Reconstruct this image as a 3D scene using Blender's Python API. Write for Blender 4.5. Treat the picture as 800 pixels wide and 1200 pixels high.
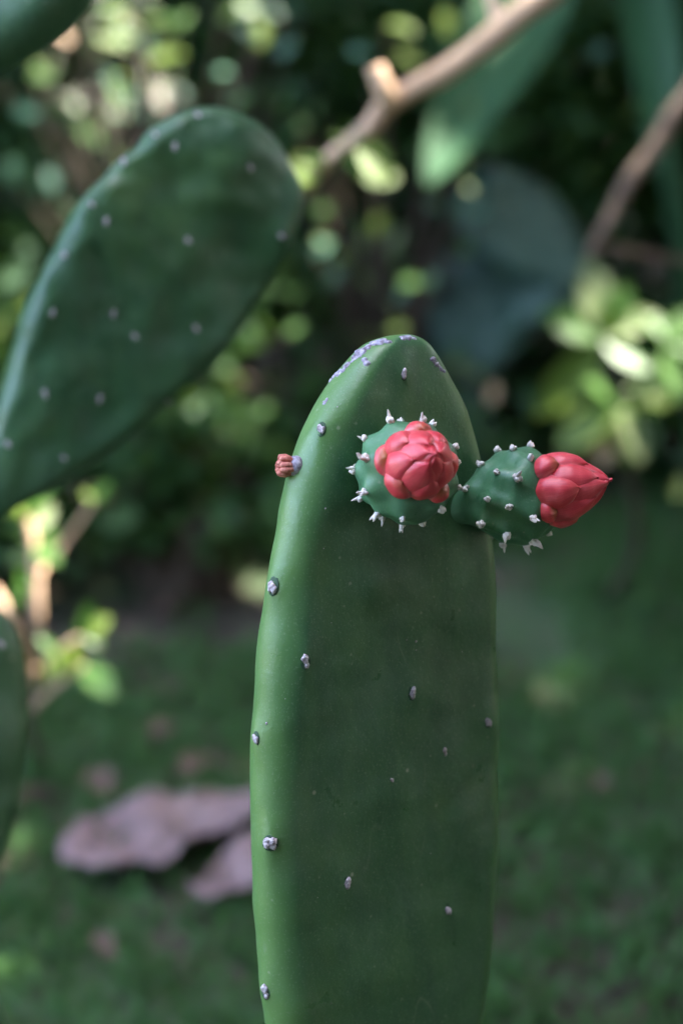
import bpy, bmesh, math, random
import numpy as np
from mathutils import Vector, Matrix, noise
from mathutils.bvhtree import BVHTree

random.seed(7); RNG = np.random.default_rng(7)
scene = bpy.context.scene
for o in list(bpy.data.objects): bpy.data.objects.remove(o)
COL = scene.collection
R = math.radians

# ------------------------------------------------------------------ camera
CAM = Vector((0, 0, 0.85)); PITCH = R(18)
FWD = Vector((0, math.cos(PITCH), -math.sin(PITCH)))
UP = Vector((0, math.sin(PITCH), math.cos(PITCH)))
RIGHT = Vector((1, 0, 0))
cd = bpy.data.cameras.new("camera"); cam = bpy.data.objects.new("camera", cd); COL.objects.link(cam)
cam.location = CAM; cam.rotation_euler = (R(90) - PITCH, 0, 0)
cd.sensor_fit = 'VERTICAL'; cd.sensor_height = 22.5; cd.sensor_width = 15; cd.lens = 50
cd.clip_start = 0.02; cd.clip_end = 500
cd.dof.use_dof = True; cd.dof.focus_distance = 0.898; cd.dof.aperture_fstop = 2.9
scene.camera = cam

# ------------------------------------------------------------------ light
SUN = Vector((0.50, 0.14, 0.85)).normalized()
world = bpy.data.worlds.new("World"); scene.world = world; world.use_nodes = True
wn = world.node_tree; bg = wn.nodes["Background"]
sky = wn.nodes.new("ShaderNodeTexSky"); sky.sky_type = 'NISHITA'; sky.sun_disc = False
sky.sun_elevation = math.asin(SUN.z); sky.sun_rotation = math.atan2(SUN.x, SUN.y)
sky.dust_density = 5.0; sky.ozone_density = .2; sky.air_density = .75
wn.links.new(sky.outputs[0], bg.inputs[0]); bg.inputs[1].default_value = 0.15
sd = bpy.data.lights.new("sun", 'SUN'); sd.energy = 2.0; sd.angle = R(0.5); sd.color = (1, .95, .86)
so = bpy.data.objects.new("sun", sd); COL.objects.link(so); so.location = (2, 0, 5)
so.rotation_euler = SUN.to_track_quat('Z', 'Y').to_euler()
vs = scene.view_settings; vs.view_transform = 'Standard'; vs.look = 'None'; vs.gamma = 1
vs.exposure = 4.3

# ------------------------------------------------------------------ helpers
K = 0.225 / 600
def P(px, py, d):
    """point of the place seen at photograph pixel px,py at depth d metres"""
    return CAM + d * (FWD + RIGHT * ((px - 400) * K) - UP * ((py - 600) * K))
def ray(px, py):
    return (FWD + RIGHT * ((px - 400) * K) - UP * ((py - 600) * K)).normalized()
def G(px, py, z=0.0):
    r = ray(px, py); return CAM + r * ((z - CAM.z) / r.z)

def tag(o, label=None, cat=None, group=None, kind=None):
    if label: o["label"] = label
    if cat: o["category"] = cat
    if group: o["group"] = group
    if kind: o["kind"] = kind
    return o
def empty(name, loc):
    o = bpy.data.objects.new(name, None); COL.objects.link(o); o.location = loc
    o.empty_display_size = .05
    return o
def root_of(o):
    while o.parent: o = o.parent
    return o
def mesh_of(name, verts, faces, mat, smooth=True):
    me = bpy.data.meshes.new(name); me.from_pydata([tuple(v) for v in verts], [], [tuple(f) for f in faces])
    for m in (mat if isinstance(mat, (list, tuple)) else [mat]): me.materials.append(m)
    if smooth: me.polygons.foreach_set("use_smooth", [True] * len(me.polygons))
    me.update(); return me
def obj(name, me, parent=None, loc=None, rot=None, scl=None):
    """loc is a world position; parents carry translation only at their root"""
    o = bpy.data.objects.new(name, me); COL.objects.link(o)
    if parent:
        o.parent = parent
        if loc is not None: o.location = Vector(loc) - ORG[parent.name]
        ORG[o.name] = ORG[parent.name] if loc is None else Vector(loc)
    else:
        o.location = loc if loc is not None else (0, 0, 0); ORG[o.name] = Vector(o.location)
    if rot is not None: o.rotation_mode = 'QUATERNION'; o.rotation_quaternion = rot
    if scl is not None: o.scale = (scl,) * 3 if isinstance(scl, (int, float)) else scl
    return o
ORG = {}
def thing(name, loc, label, cat, group=None):
    o = empty(name, loc); ORG[o.name] = Vector(loc); tag(o, label, cat, group); return o
def wobj(name, verts, faces, mat, parent, smooth=True):
    """mesh given in world coordinates, stored relative to its parent"""
    off = ORG[parent.name] if parent else Vector((0, 0, 0))
    me = mesh_of(name, [Vector(v) - off for v in verts], faces, mat, smooth)
    return obj(name, me, parent)
def frame_quat(z, x=None):
    z = Vector(z).normalized()
    x = Vector(x) if x is not None else Vector((0, 0, 1)).cross(z)
    if x.length < 1e-4: x = Vector((1, 0, 0))
    x = (x - z * x.dot(z)).normalized(); y = z.cross(x)
    return Matrix((x, y, z)).transposed().to_quaternion()

# ------------------------------------------------------------------ materials
def newmat(name):
    m = bpy.data.materials.new(name); m.use_nodes = True
    nt = m.node_tree; return m, nt, nt.nodes["Principled BSDF"]
def tc(nt, scale, detail=4, rough=.55, coord='Object', vec=None):
    t = nt.nodes.new("ShaderNodeTexCoord"); n = nt.nodes.new("ShaderNodeTexNoise")
    n.inputs['Scale'].default_value = scale; n.inputs['Detail'].default_value = detail; n.inputs['Roughness'].default_value = rough
    if vec:
        mp = nt.nodes.new("ShaderNodeMapping"); mp.inputs['Scale'].default_value = vec
        nt.links.new(t.outputs[coord], mp.inputs[0]); nt.links.new(mp.outputs[0], n.inputs['Vector'])
    else: nt.links.new(t.outputs[coord], n.inputs['Vector'])
    return n
def ramp(nt, src, stops):
    r = nt.nodes.new("ShaderNodeValToRGB"); e = r.color_ramp.elements
    while len(e) < len(stops): e.new(.5)
    for k, (p, c) in enumerate(stops):
        e[k].position = p; e[k].color = (*c, 1) if len(c) == 3 else c
    nt.links.new(src, r.inputs[0]); return r
def mixc(nt, f, a, b, mode='MIX'):
    m = nt.nodes.new("ShaderNodeMix"); m.data_type = 'RGBA'; m.blend_type = mode
    for s, v in ((m.inputs[0], f), (m.inputs[6], a), (m.inputs[7], b)):
        if hasattr(v, 'is_linked') or hasattr(v, 'links'): nt.links.new(v, s)
        else: s.default_value = v if isinstance(v, (int, float)) else (*v, 1)
    return m.outputs[2]
def bump(nt, p, src, strength=.3, dist=.001):
    b = nt.nodes.new("ShaderNodeBump"); b.inputs['Strength'].default_value = strength; b.inputs['Distance'].default_value = dist
    nt.links.new(src, b.inputs['Height']); nt.links.new(b.outputs[0], p.inputs['Normal'])

def pad_material(name, dark, mid, pale, rough=.42, detail=1.0):
    m, nt, p = newmat(name)
    big = tc(nt, 22, 5, .6); c = ramp(nt, big.outputs[0], [(.3, dark), (.52, mid), (.75, pale)]).outputs[0]
    st = tc(nt, 45, 4, .6, vec=(1, 1, .10)); c = mixc(nt, ramp(nt, st.outputs[0], [(.40, (0, 0, 0)), (.66, (.8,) * 3)]).outputs[0], c, pale)
    st2 = tc(nt, 110, 3, .6, vec=(1, 1, .16)); c = mixc(nt, ramp(nt, st2.outputs[0], [(.46, (0, 0, 0)), (.7, (.75,) * 3)]).outputs[0], c, dark)
    # yellowed patches and a waxy blue-white bloom, rubbed off in places
    c = mixc(nt, ramp(nt, tc(nt, 13, 4, .6).outputs[0], [(.52, (0,) * 3), (.75, (.5 * detail,) * 3)]).outputs[0], c, (pale[0] * 1.5, pale[1] * 1.15, pale[2] * .6))
    bl = ramp(nt, tc(nt, 17, 6, .72).outputs[0], [(.48, (0,) * 3), (.72, (.22 * detail,) * 3)]).outputs[0]
    c = mixc(nt, bl, c, (.17, .24, .20))
    ra = nt.nodes.new('ShaderNodeAttribute'); ra.attribute_name = 'margin'   # yellower margin all round, lightened to imitate light catching the rim
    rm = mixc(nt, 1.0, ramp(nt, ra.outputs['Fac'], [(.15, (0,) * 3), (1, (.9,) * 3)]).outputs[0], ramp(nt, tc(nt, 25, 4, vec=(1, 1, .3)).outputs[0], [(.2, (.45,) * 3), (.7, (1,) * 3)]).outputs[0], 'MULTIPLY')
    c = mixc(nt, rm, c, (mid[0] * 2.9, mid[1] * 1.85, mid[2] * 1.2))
    fine = tc(nt, 1300, 2); c = mixc(nt, ramp(nt, fine.outputs[0], [(.58, (0, 0, 0)), (.72, (.38 * detail,) * 3)]).outputs[0], c, (.24, .31, .20))
    # corky flecks and thin scratches
    t = nt.nodes.new("ShaderNodeTexCoord")
    for sc_, lo, hi, colr, amt in ((75, .04, .09, (.36, .37, .28), .7), (150, .05, .12, (.30, .33, .24), .45)):
        v = nt.nodes.new("ShaderNodeTexVoronoi"); v.inputs['Scale'].default_value = sc_
        nt.links.new(t.outputs['Object'], v.inputs['Vector'])
        sp = ramp(nt, v.outputs['Distance'], [(lo, (1,) * 3), (hi, (0,) * 3)]).outputs[0]
        sel = ramp(nt, tc(nt, sc_ * .7, 1).outputs[0], [(.54, (0,) * 3), (.60, (amt * detail,) * 3)]).outputs[0]
        c = mixc(nt, mixc(nt, 1.0, sp, sel, 'MULTIPLY'), c, colr)
    sc2 = tc(nt, 26, 2, .5, vec=(1, 1, .35)); line = ramp(nt, sc2.outputs[0], [(.494, (0,) * 3), (.5, (1,) * 3), (.506, (0,) * 3)]).outputs[0]
    msk = ramp(nt, tc(nt, 30, 2).outputs[0], [(.56, (0,) * 3), (.66, (.35 * detail,) * 3)]).outputs[0]
    c = mixc(nt, mixc(nt, 1.0, line, msk, 'MULTIPLY'), c, (.22, .28, .18))
    nt.links.new(c, p.inputs['Base Color'])
    rr = ramp(nt, tc(nt, 60, 5, .65).outputs[0], [(.3, (rough - .10,) * 3), (.7, (rough + .18,) * 3)]); nt.links.new(rr.outputs[0], p.inputs['Roughness'])
    p.inputs['Subsurface Weight'].default_value = .06; p.inputs['Subsurface Radius'].default_value = (.004, .006, .002)
    p.inputs['Subsurface Scale'].default_value = 1.0
    p.inputs['Specular IOR Level'].default_value = .5
    hh = mixc(nt, .5, tc(nt, 420, 4, .6).outputs[0], tc(nt, 90, 3).outputs[0])
    bump(nt, p, hh, .4, .0010)
    return m
M = {}
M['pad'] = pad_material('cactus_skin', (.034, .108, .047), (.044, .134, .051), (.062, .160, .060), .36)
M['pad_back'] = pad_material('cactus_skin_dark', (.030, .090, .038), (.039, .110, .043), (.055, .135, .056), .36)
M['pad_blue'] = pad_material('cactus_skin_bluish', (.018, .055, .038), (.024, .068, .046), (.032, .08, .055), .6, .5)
M['ovary'] = pad_material('bud_skin', (.045, .145, .065), (.065, .19, .08), (.10, .24, .13), .36)

def simple(name, stops, scale=40, rough=.6, bs=0, bd=.001, coord='Object', vec=None, detail=4):
    m, nt, p = newmat(name); n = tc(nt, scale, detail, coord=coord, vec=vec)
    nt.links.new(ramp(nt, n.outputs[0], stops).outputs[0], p.inputs['Base Color']); p.inputs['Roughness'].default_value = rough
    if bs: bump(nt, p, n.outputs[0], bs, bd)
    return m
M['felt'] = simple('areole_felt', [(.3, (.22, .15, .16)), (.5, (.50, .43, .46)), (.7, (.72, .67, .69))], 900, .9, .6)
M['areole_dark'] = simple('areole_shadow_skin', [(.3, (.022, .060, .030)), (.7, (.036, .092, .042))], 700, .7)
M['cork'] = simple('corky_scar', [(.3, (.16, .12, .15)), (.5, (.34, .30, .38)), (.72, (.55, .52, .60))], 600, .85, .6)
M['spine'] = simple('white_spine', [(.3, (.66, .55, .44)), (.5, (.82, .74, .69)), (.7, (.90, .85, .82))], 400, .6)
M['stub'] = simple('pink_stub', [(.3, (.42, .09, .07)), (.55, (.62, .20, .15)), (.75, (.72, .38, .30))], 500, .6, .5)

# petals: red with a paler pink margin; outer scales have an olive tip
m, nt, p = newmat('red_petal'); M['petal'] = m
at = nt.nodes.new("ShaderNodeAttribute"); at.attribute_name = 'pv'
ax = nt.nodes.new("ShaderNodeSeparateColor"); nt.links.new(at.outputs['Color'], ax.inputs[0])
base = ramp(nt, tc(nt, 160, 4).outputs[0], [(.3, (.64, .038, .050)), (.6, (.76, .085, .095)), (.8, (.84, .18, .19))]).outputs[0]
cmb = nt.nodes.new("ShaderNodeCombineXYZ"); nt.links.new(ax.outputs[1], cmb.inputs[0]); nt.links.new(ax.outputs[0], cmb.inputs[1])
mpv = nt.nodes.new("ShaderNodeMapping"); mpv.inputs['Scale'].default_value = (14, 1.2, 1); nt.links.new(cmb.outputs[0], mpv.inputs[0])
vn = nt.nodes.new("ShaderNodeTexNoise"); vn.inputs['Scale'].default_value = 1.6; vn.inputs['Detail'].default_value = 4; nt.links.new(mpv.outputs[0], vn.inputs['Vector'])
base = mixc(nt, ramp(nt, vn.outputs[0], [(.42, (0,) * 3), (.68, (.55,) * 3)]).outputs[0], base, (.52, .02, .05))
c = mixc(nt, ramp(nt, ax.outputs[1], [(.74, (0,) * 3), (1, (.85,) * 3)]).outputs[0], base, (.86, .36, .36))
tipf = nt.nodes.new("ShaderNodeMath"); tipf.operation = 'MULTIPLY'
tr = ramp(nt, ax.outputs[0], [(.72, (0,) * 3), (.98, (.8,) * 3)])
nt.links.new(tr.outputs[0], tipf.inputs[0]); nt.links.new(ax.outputs[2], tipf.inputs[1])
c = mixc(nt, tipf.outputs[0], c, (.36, .20, .06))
nt.links.new(c, p.inputs['Base Color']); p.inputs['Roughness'].default_value = .42; p.inputs['Coat Weight'].default_value = .15; p.inputs['Coat Roughness'].default_value = .3
p.inputs['Subsurface Weight'].default_value = .08; p.inputs['Subsurface Radius'].default_value = (.003, .001, .001); p.inputs['Subsurface Scale'].default_value = 1
bump(nt, p, tc(nt, 500, 3).outputs[0], .2, .0006)

def leaf_mat(name, stops, trans=.35, tcol=(.3, .45, .05), rough=.42, scale=9):
    m, nt, p = newmat(name)
    n = tc(nt, scale, 3)
    gi = nt.nodes.new("ShaderNodeNewGeometry")
    add = nt.nodes.new("ShaderNodeMath"); add.operation = 'MULTIPLY_ADD'; add.inputs[1].default_value = .55; 
    nt.links.new(gi.outputs['Random Per Island'], add.inputs[0]); 
    h = nt.nodes.new("ShaderNodeMath"); h.operation = 'MULTIPLY'; h.inputs[1].default_value = .45
    nt.links.new(n.outputs[0], h.inputs[0]); nt.links.new(h.outputs[0], add.inputs[2])
    c = ramp(nt, add.outputs[0], stops).outputs[0]
    nt.links.new(c, p.inputs['Base Color']); p.inputs['Roughness'].default_value = rough
    p.inputs['Specular IOR Level'].default_value = .28
    t = nt.nodes.new("ShaderNodeBsdfTranslucent"); t.inputs[0].default_value = (*tcol, 1)
    mx = nt.nodes.new("ShaderNodeMixShader"); mx.inputs[0].default_value = trans
    out = nt.nodes["Material Output"]
    nt.links.new(p.outputs[0], mx.inputs[1]); nt.links.new(t.outputs[0], mx.inputs[2]); nt.links.new(mx.outputs[0], out.inputs[0])
    return m
M['leaf'] = leaf_mat('shrub_leaf', [(.1, (.018, .055, .018)), (.5, (.030, .085, .024)), (.9, (.06, .12, .028))], .25, (.12, .24, .03), .6)
M['canopy'] = leaf_mat('tree_leaf', [(.1, (.03, .06, .02)), (.9, (.05, .10, .03))], .12, (.08, .15, .02))
M['young'] = leaf_mat('young_yellow_leaf', [(.1, (.10, .17, .03)), (.9, (.17, .23, .05))], .3, (.22, .32, .04), .45)
M['green'] = leaf_mat('green_leaf', [(.1, (.055, .13, .03)), (.9, (.10, .19, .045))], .3, (.10, .25, .035), .4)
M['pale'] = leaf_mat('pale_leaf', [(.1, (.15, .20, .08)), (.9, (.21, .25, .12))], .25, (.18, .24, .08), .45)
M['dry'] = leaf_mat('dry_leaf_peach', [(.1, (.48, .30, .17)), (.9, (.58, .42, .28))], .15, (.5, .3, .12), .6)
M['teal'] = leaf_mat('teal_leaf', [(.1, (.07, .16, .10)), (.9, (.10, .22, .14))], .2, (.1, .25, .1), .4)
M['broad'] = leaf_mat('broad_leaf', [(.1, (.035, .11, .045)), (.9, (.05, .14, .055))], .25, (.07, .2, .05), .5)
M['bark_pale'] = simple('pale_branch_bark', [(.3, (.42, .26, .15)), (.55, (.58, .38, .24)), (.8, (.68, .48, .33))], 60, .75, .5, .002, vec=(1, 1, .4))
M['bark'] = simple('brown_branch_bark', [(.3, (.09, .055, .035)), (.6, (.17, .11, .07)), (.8, (.25, .17, .12))], 60, .8, .5, .002)
M['twig'] = simple('dark_twig', [(.3, (.04, .03, .02)), (.7, (.09, .06, .04))], 60, .8)
M['fallen'] = simple('dead_leaf_grey_pink', [(.3, (.17, .115, .115)), (.55, (.26, .18, .18)), (.8, (.34, .25, .24))], 18, .7, .5, .004)
M['litter'] = simple('leaf_litter', [(.3, (.10, .06, .045)), (.7, (.17, .11, .08))], 20, .75, .3)
M['grass'] = leaf_mat('grass_blade', [(.1, (.06, .155, .05)), (.9, (.10, .21, .065))], .35, (.10, .25, .05), .7)

m, nt, p = newmat('garden_soil'); M['soil'] = m
c = ramp(nt, tc(nt, 2.6, 6, .6).outputs[0], [(.36, (.05, .038, .028)), (.47, (.09, .066, .048)), (.53, (.055, .11, .04)), (.68, (.065, .14, .05))]).outputs[0]
c = mixc(nt, ramp(nt, tc(nt, 30, 5, .7).outputs[0], [(.4, (0,) * 3), (.75, (.6,) * 3)]).outputs[0], c, (.11, .085, .062))
nt.links.new(c, p.inputs['Base Color']); p.inputs['Roughness'].default_value = .9
bump(nt, p, tc(nt, 45, 6, .7).outputs[0], .8, .02)

# ------------------------------------------------------------------ ground
def gz(x, y): return .012 * noise.noise(Vector((x * 2.1, y * 2.1, 0))) + .006 * noise.noise(Vector((x * 9, y * 9, 3)))
vs_, fs_ = [], []
xs = np.concatenate([[-60, -25, -10, -5], np.linspace(-2.5, 2.5, 90), [5, 10, 25, 60]])
ys = np.concatenate([[-40, -15, -6, -2], np.linspace(-.5, 4.5, 90), [6, 10, 25, 90]])
for y in ys:
    for x in xs: vs_.append((x, y, gz(x, y) if abs(x) < 3 and -1 < y < 5 else 0))
nx = len(xs)
for j in range(len(ys) - 1):
    for i in range(nx - 1): fs_.append((j * nx + i, j * nx + i + 1, (j + 1) * nx + i + 1, (j + 1) * nx + i))
ground = wobj('ground', vs_, fs_, M['soil'], None); tag(ground, kind='structure')

# ------------------------------------------------------------------ generic geometry
def stadium(a, b, k, nphi):
    # flat-faced section with rounded rims: returns offsets along e1 and n and the unit outward direction
    r = min(a, b); f = a - r; ph = 2 * math.pi * k / nphi
    per = [2 * f, math.pi * r, 2 * f, math.pi * r]
    arc = .5                                               # share of the vertices spent on the rims
    h = (k / nphi) % 1.0
    side = 1 if h < .5 else -1; g_ = (h % .5) * 2          # half a turn: rim quarter, face, rim quarter
    if g_ < .3: al = g_ / .3 * math.pi / 2; x, y = f + r * math.cos(al), math.sin(al); nx_, ny_ = math.cos(al), math.sin(al)
    elif g_ > .7: al = (g_ - .7) / .3 * math.pi / 2 + math.pi / 2; x, y = -f + r * math.cos(al), math.sin(al); nx_, ny_ = math.cos(al), math.sin(al)
    else: x, y, nx_, ny_ = f * (1 - 2 * (g_ - .3) / .4), 1, 0, 1
    dome = 1 + .10 * max(0, 1 - (x / (a + 1e-9)) ** 2)
    return side * x, side * y * b * dome, side * nx_, side * ny_
def pad_mesh(rows, e1, n, m=2.5, nphi=72, relief=.0012, rs=28, ridge=0):
    """rows: (centre, half width, half thickness) from one end to the other"""
    V, F = [], []
    for (c, a, b) in rows:
        for k in range(nphi):
            if m == 0:
                x_, y_, u, w = stadium(a, b, k, nphi); q = c + e1 * x_ + n * y_
            else:
                ph = 2 * math.pi * k / nphi; cx, sx = math.cos(ph), math.sin(ph)
                u = math.copysign(abs(cx) ** (2 / m), cx); w = math.copysign(abs(sx) ** (2 / m), sx)
                q = c + e1 * (a * u) + n * (b * w)
            d = relief * noise.noise(q * rs) + relief * .5 * noise.noise(q * rs * 3.1)
            if ridge: d += ridge * noise.noise(Vector((q.dot(e1) * 26, (q.z) * 9, 1.7)))
            q = q + (n * w + e1 * (u * .6)) * (d * min(1, b / .006))
            V.append(q)
    nr = len(rows)
    for j in range(nr - 1):
        for k in range(nphi):
            k2 = (k + 1) % nphi
            F.append((j * nphi + k, j * nphi + k2, (j + 1) * nphi + k2, (j + 1) * nphi + k))
    V.append(rows[0][0]); V.append(rows[-1][0]); i0 = nr * nphi
    for k in range(nphi):
        k2 = (k + 1) % nphi
        F.append((i0, k2, k)); F.append((i0 + 1, (nr - 1) * nphi + k, (nr - 1) * nphi + k2))
    if n.cross(rows[-1][0] - rows[0][0]).dot(e1) < 0: F = [f[::-1] for f in F]
    return V, F
def smooth_table(ts, ws, t):
    w2 = np.interp(t, ts, np.square(ws)); return np.sqrt(np.maximum(w2, 0))
OBOV = ([0, .04, .15, .3, .45, .6, .72, .84, .92, .97, 1], [.16, .22, .42, .70, .90, 1, .99, .88, .70, .45, .0])
def simple_pad(base, tip, normal, W, T, table=OBOV, n_rows=60, relief=.0015, ridge=0, bend=0, shift=0):
    ax_ = tip - base; L = ax_.length; A = ax_ / L
    n = normal - A * normal.dot(A); n.normalize(); e1 = A.cross(n)      # e1 to the right when n points at viewer
    s = np.linspace(0, 1, n_rows); t = 1 - (1 - s) ** 1.8
    w = smooth_table(*table, t)
    k = np.ones(5) / 5; wsm = np.convolve(np.pad(w, 2, 'edge'), k, 'valid'); w = np.where(t > .93, w, wsm)
    rows = []
    for ti, wi in zip(t, w):
        a = max(W * wi, .0004); b = max(T * min(1, (wi * 1.15)) ** .75, .0003)
        rows.append((base + A * (L * ti) + n * (bend * math.sin(math.pi * ti)) + e1 * shift * math.sin(math.pi * min(1, ti)), a, b))
    V, F = pad_mesh(rows, e1, n, m=0, relief=relief, ridge=ridge)
    return V, F
def bvh_of(V, F): return BVHTree.FromPolygons([tuple(v) for v in V], [tuple(f) for f in F])
def tube(points, radii, nseg=10):
    """closed tapered tube along points -> V,F"""
    pts = [Vector(p) for p in points]; V, F = [], []
    prev = None
    for i, q in enumerate(pts):
        d = (pts[min(i + 1, len(pts) - 1)] - pts[max(i - 1, 0)]).normalized()
        x = prev if prev is not None else (Vector((0, 1, 0)) if abs(d.y) < .9 else Vector((1, 0, 0)))
        x = (x - d * x.dot(d)).normalized(); prev = x; y = d.cross(x)
        for k in range(nseg):
            a = 2 * math.pi * k / nseg; V.append(q + (x * math.cos(a) + y * math.sin(a)) * radii[i])
    for i in range(len(pts) - 1):
        for k in range(nseg):
            k2 = (k + 1) % nseg; F.append((i * nseg + k, i * nseg + k2, (i + 1) * nseg + k2, (i + 1) * nseg + k))
    V.append(pts[0]); V.append(pts[-1]); c0 = len(V) - 2
    for k in range(nseg):
        k2 = (k + 1) % nseg; F.append((c0, k2, k)); F.append((c0 + 1, (len(pts) - 1) * nseg + k, (len(pts) - 1) * nseg + k2))
    return V, F
def spline(pts, n=24):
    pts = [Vector(p) for p in pts]; P4 = [2 * pts[0] - pts[1]] + pts + [2 * pts[-1] - pts[-2]]; out = []
    segs = len(pts) - 1
    for i in range(n):
        g = i / (n - 1) * segs; s = min(int(g), segs - 1); t = g - s
        a, b, c, d = P4[s:s + 4]
        out.append(.5 * (2 * b + (c - a) * t + (2 * a - 5 * b + 4 * c - d) * t * t + (3 * b - a - 3 * c + d) * t ** 3))
    return out
def merge(parts):
    V, F = [], []
    for v, f in parts:
        o = len(V); V += list(v); F += [tuple(i + o for i in q) for q in f]
    return V, F
def ico(r, c, sub=1, jitter=0, scl=(1, 1, 1), seed=0):
    bm = bmesh.new(); bmesh.ops.create_icosphere(bm, subdivisions=sub, radius=1)
    rr = random.Random(seed); V = []
    for v in bm.verts:
        k = 1 + rr.uniform(-jitter, jitter); V.append(Vector((v.co.x * scl[0], v.co.y * scl[1], v.co.z * scl[2])) * (r * k) + Vector(c))
    F = [tuple(x.index for x in f.verts) for f in bm.faces]; bm.free(); return V, F
def cone(base, tip, r, n=6):
    base, tip = Vector(base), Vector(tip); mid = base.lerp(tip, .45)
    return tube([base, mid, base.lerp(tip, .8), tip], [r, r * .75, r * .4, r * .08], n)

# shared areole meshes (z is outward, y along the pad)
def areole_mesh(name, seed, lumps=9, rx=.0014, ry=.0024, dark=1.4, spines=0, mats=('areole_dark', 'felt', 'spine'), h=.0009):
    rr = random.Random(seed); parts = []; mi = []
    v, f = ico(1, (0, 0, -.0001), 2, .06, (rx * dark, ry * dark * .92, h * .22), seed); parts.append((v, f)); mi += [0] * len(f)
    for k in range(lumps):
        a = rr.uniform(0, 6.28); q = rr.uniform(0, .75) ** .5 if k else 0
        v, f = ico(1, (rx * q * math.cos(a) * .8, ry * q * math.sin(a) * .8, h * rr.uniform(.25, .55)), 1, .15,
                   (rx * rr.uniform(.5, .75), ry * rr.uniform(.42, .62), h * rr.uniform(.5, .85)), seed + k)
        parts.append((v, f)); mi += [1] * len(f)
    for k in range(spines):
        a = rr.uniform(0, 6.28); l = rr.choice((.0014, .0020, .0026, .0034)) * rr.uniform(.8, 1.15); tl = rr.uniform(.05, .5); r0 = rr.uniform(.0004, .0007)
        b0 = Vector((rx * .4 * math.cos(a), ry * .4 * math.sin(a), 0)); e0 = Vector((l * tl * math.cos(a), l * tl * math.sin(a), l)); m0 = b0.lerp(e0, .5) + Vector((rr.uniform(-.0003, .0003), rr.uniform(-.0003, .0003), 0))
        v, f = tube([b0, m0, b0.lerp(e0, .8), e0], [r0 * 1.3, r0, r0 * .6, r0 * .1], 6)
        parts.append((v, f)); mi += [2] * len(f)
    V, F = merge(parts); me = mesh_of(name, V, F, [M[q] for q in mats]); me.polygons.foreach_set("material_index", mi); return me
AREOLES = [areole_mesh('areole', s) for s in (1, 2, 3, 4)]
AREOLE_BIG = areole_mesh('areole_big', 9, 14, .0026, .0030, 1.3, 0, h=.0016)
AREOLE_BUD = [areole_mesh('bud_areole', s, 6, .0013, .0012, 1.05, sp, ('ovary', 'spine', 'spine'), .0016) for s, sp in ((21, 1), (22, 3), (23, 2), (24, 1), (25, 3))]
TINY = areole_mesh('speck', 31, 2, .0007, .0008, .9, 0, ('felt', 'felt', 'felt'), .0004)

def stick(bvh, px, py, parent, me, upv, scale=1.0, name='areole', depth=-.0001):
    hit, nrm, idx, dist = bvh.ray_cast(CAM, ray(px, py))
    if hit is None: return None
    if nrm.dot(ray(px, py)) > 0: nrm = -nrm
    return obj(name, me, parent, hit + nrm * depth, frame_quat(nrm, upv.cross(nrm)), scale)

# ------------------------------------------------------------------ the main cactus
YAW = R(35); LEAN = R(9)
e2 = Vector((0, math.sin(LEAN), math.cos(LEAN)))
nrm0 = Vector((math.sin(YAW), -math.cos(YAW), 0)); nrm0 = (nrm0 - e2 * nrm0.dot(e2)).normalized()
e1 = e2.cross(nrm0) * -1
if e1.x < 0: e1 = -e1
D0 = .935
O0 = P(440, 800, D0)
SIL = [(392, 470, 478), (394, 452, 488), (398, 437, 497), (404, 424, 504), (415, 411, 512), (435, 394, 523), (470, 370, 539), (510, 351, 552), (560, 335, 563),
       (620, 322, 571), (680, 312, 577), (740, 304, 580), (800, 299, 582), (880, 296, 583), (960, 296, 582), (1040, 299, 580), (1120, 306, 575),
       (1200, 316, 566), (1280, 333, 550), (1350, 356, 528), (1400, 382, 505), (1425, 400, 488)]
sy = np.array([s[0] for s in SIL], float); sl = np.array([s[1] for s in SIL], float); sr = np.array([s[2] for s in SIL], float); sr = sr + 7 * np.clip((sy - 420) / 150, 0, 1)
nrow = 150; g = np.linspace(0, 1, nrow); rowy = 392.3 + (1425 - 392.3) * (g ** 1.7)
hw = np.sqrt(np.interp(rowy, sy, ((sr - sl) / 2) ** 2)); cxp = np.interp(rowy, sy, (sl + sr) / 2)
ker = np.hanning(13); ker /= ker.sum()
def sm(a): return np.convolve(np.pad(a, 6, 'edge'), ker, 'valid')
hs = sm(hw); hw = np.where(g < .12, hw, hs); cxp = sm(cxp)
rows = []; MM = 0
for y, s, cx in zip(rowy, hw, cxp):
    r = FWD + RIGHT * ((cx - 400) * K) - UP * ((y - 600) * K)
    # intersect with plane through O0 spanned by e2 and RIGHT
    pn = RIGHT.cross(e2).normalized(); d = (O0 - CAM).dot(pn) / r.dot(pn)
    c = CAM + r * d; s_m = max(s * K * d, .0005)
    b = (.0134 ** -2.5 + (.66 * s_m) ** -2.5) ** (-1 / 2.5); 
    a = b + max(0, s_m - b) / math.cos(YAW)
    rows.append((c, a, b))
rows.reverse()
main_base = Vector((rows[0][0].x, rows[0][0].y, 0))
cactus = thing('prickly_pear_cactus', main_base, 'tall upright green cactus pad bearing two red flower buds near its tip', 'cactus')
V, F = pad_mesh(rows, e1, nrm0, MM, 96, .0011, 26)
AR_MAIN = [(376, 503, 1.0, 0), (473, 438, .85, 1), (320, 687, 1.25, 2), (358, 775, 1.05, 3), (299.5, 866, 1.0, 0), (483, 812, 1.0, 1),
           (572, 845, .95, 2), (521, 881, .7, 3), (459, 914, .5, 0), (407, 1035, 1.0, 1), (525, 1066, .9, 2), (311, 1162, 1.1, 3), (577, 1108, .8, 0)]
bv = bvh_of(V, F); VA = np.array([tuple(v) for v in V]); CA = np.array([tuple(rows[min(k // 96, len(rows) - 1)][0]) for k in range(len(V))])
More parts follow.
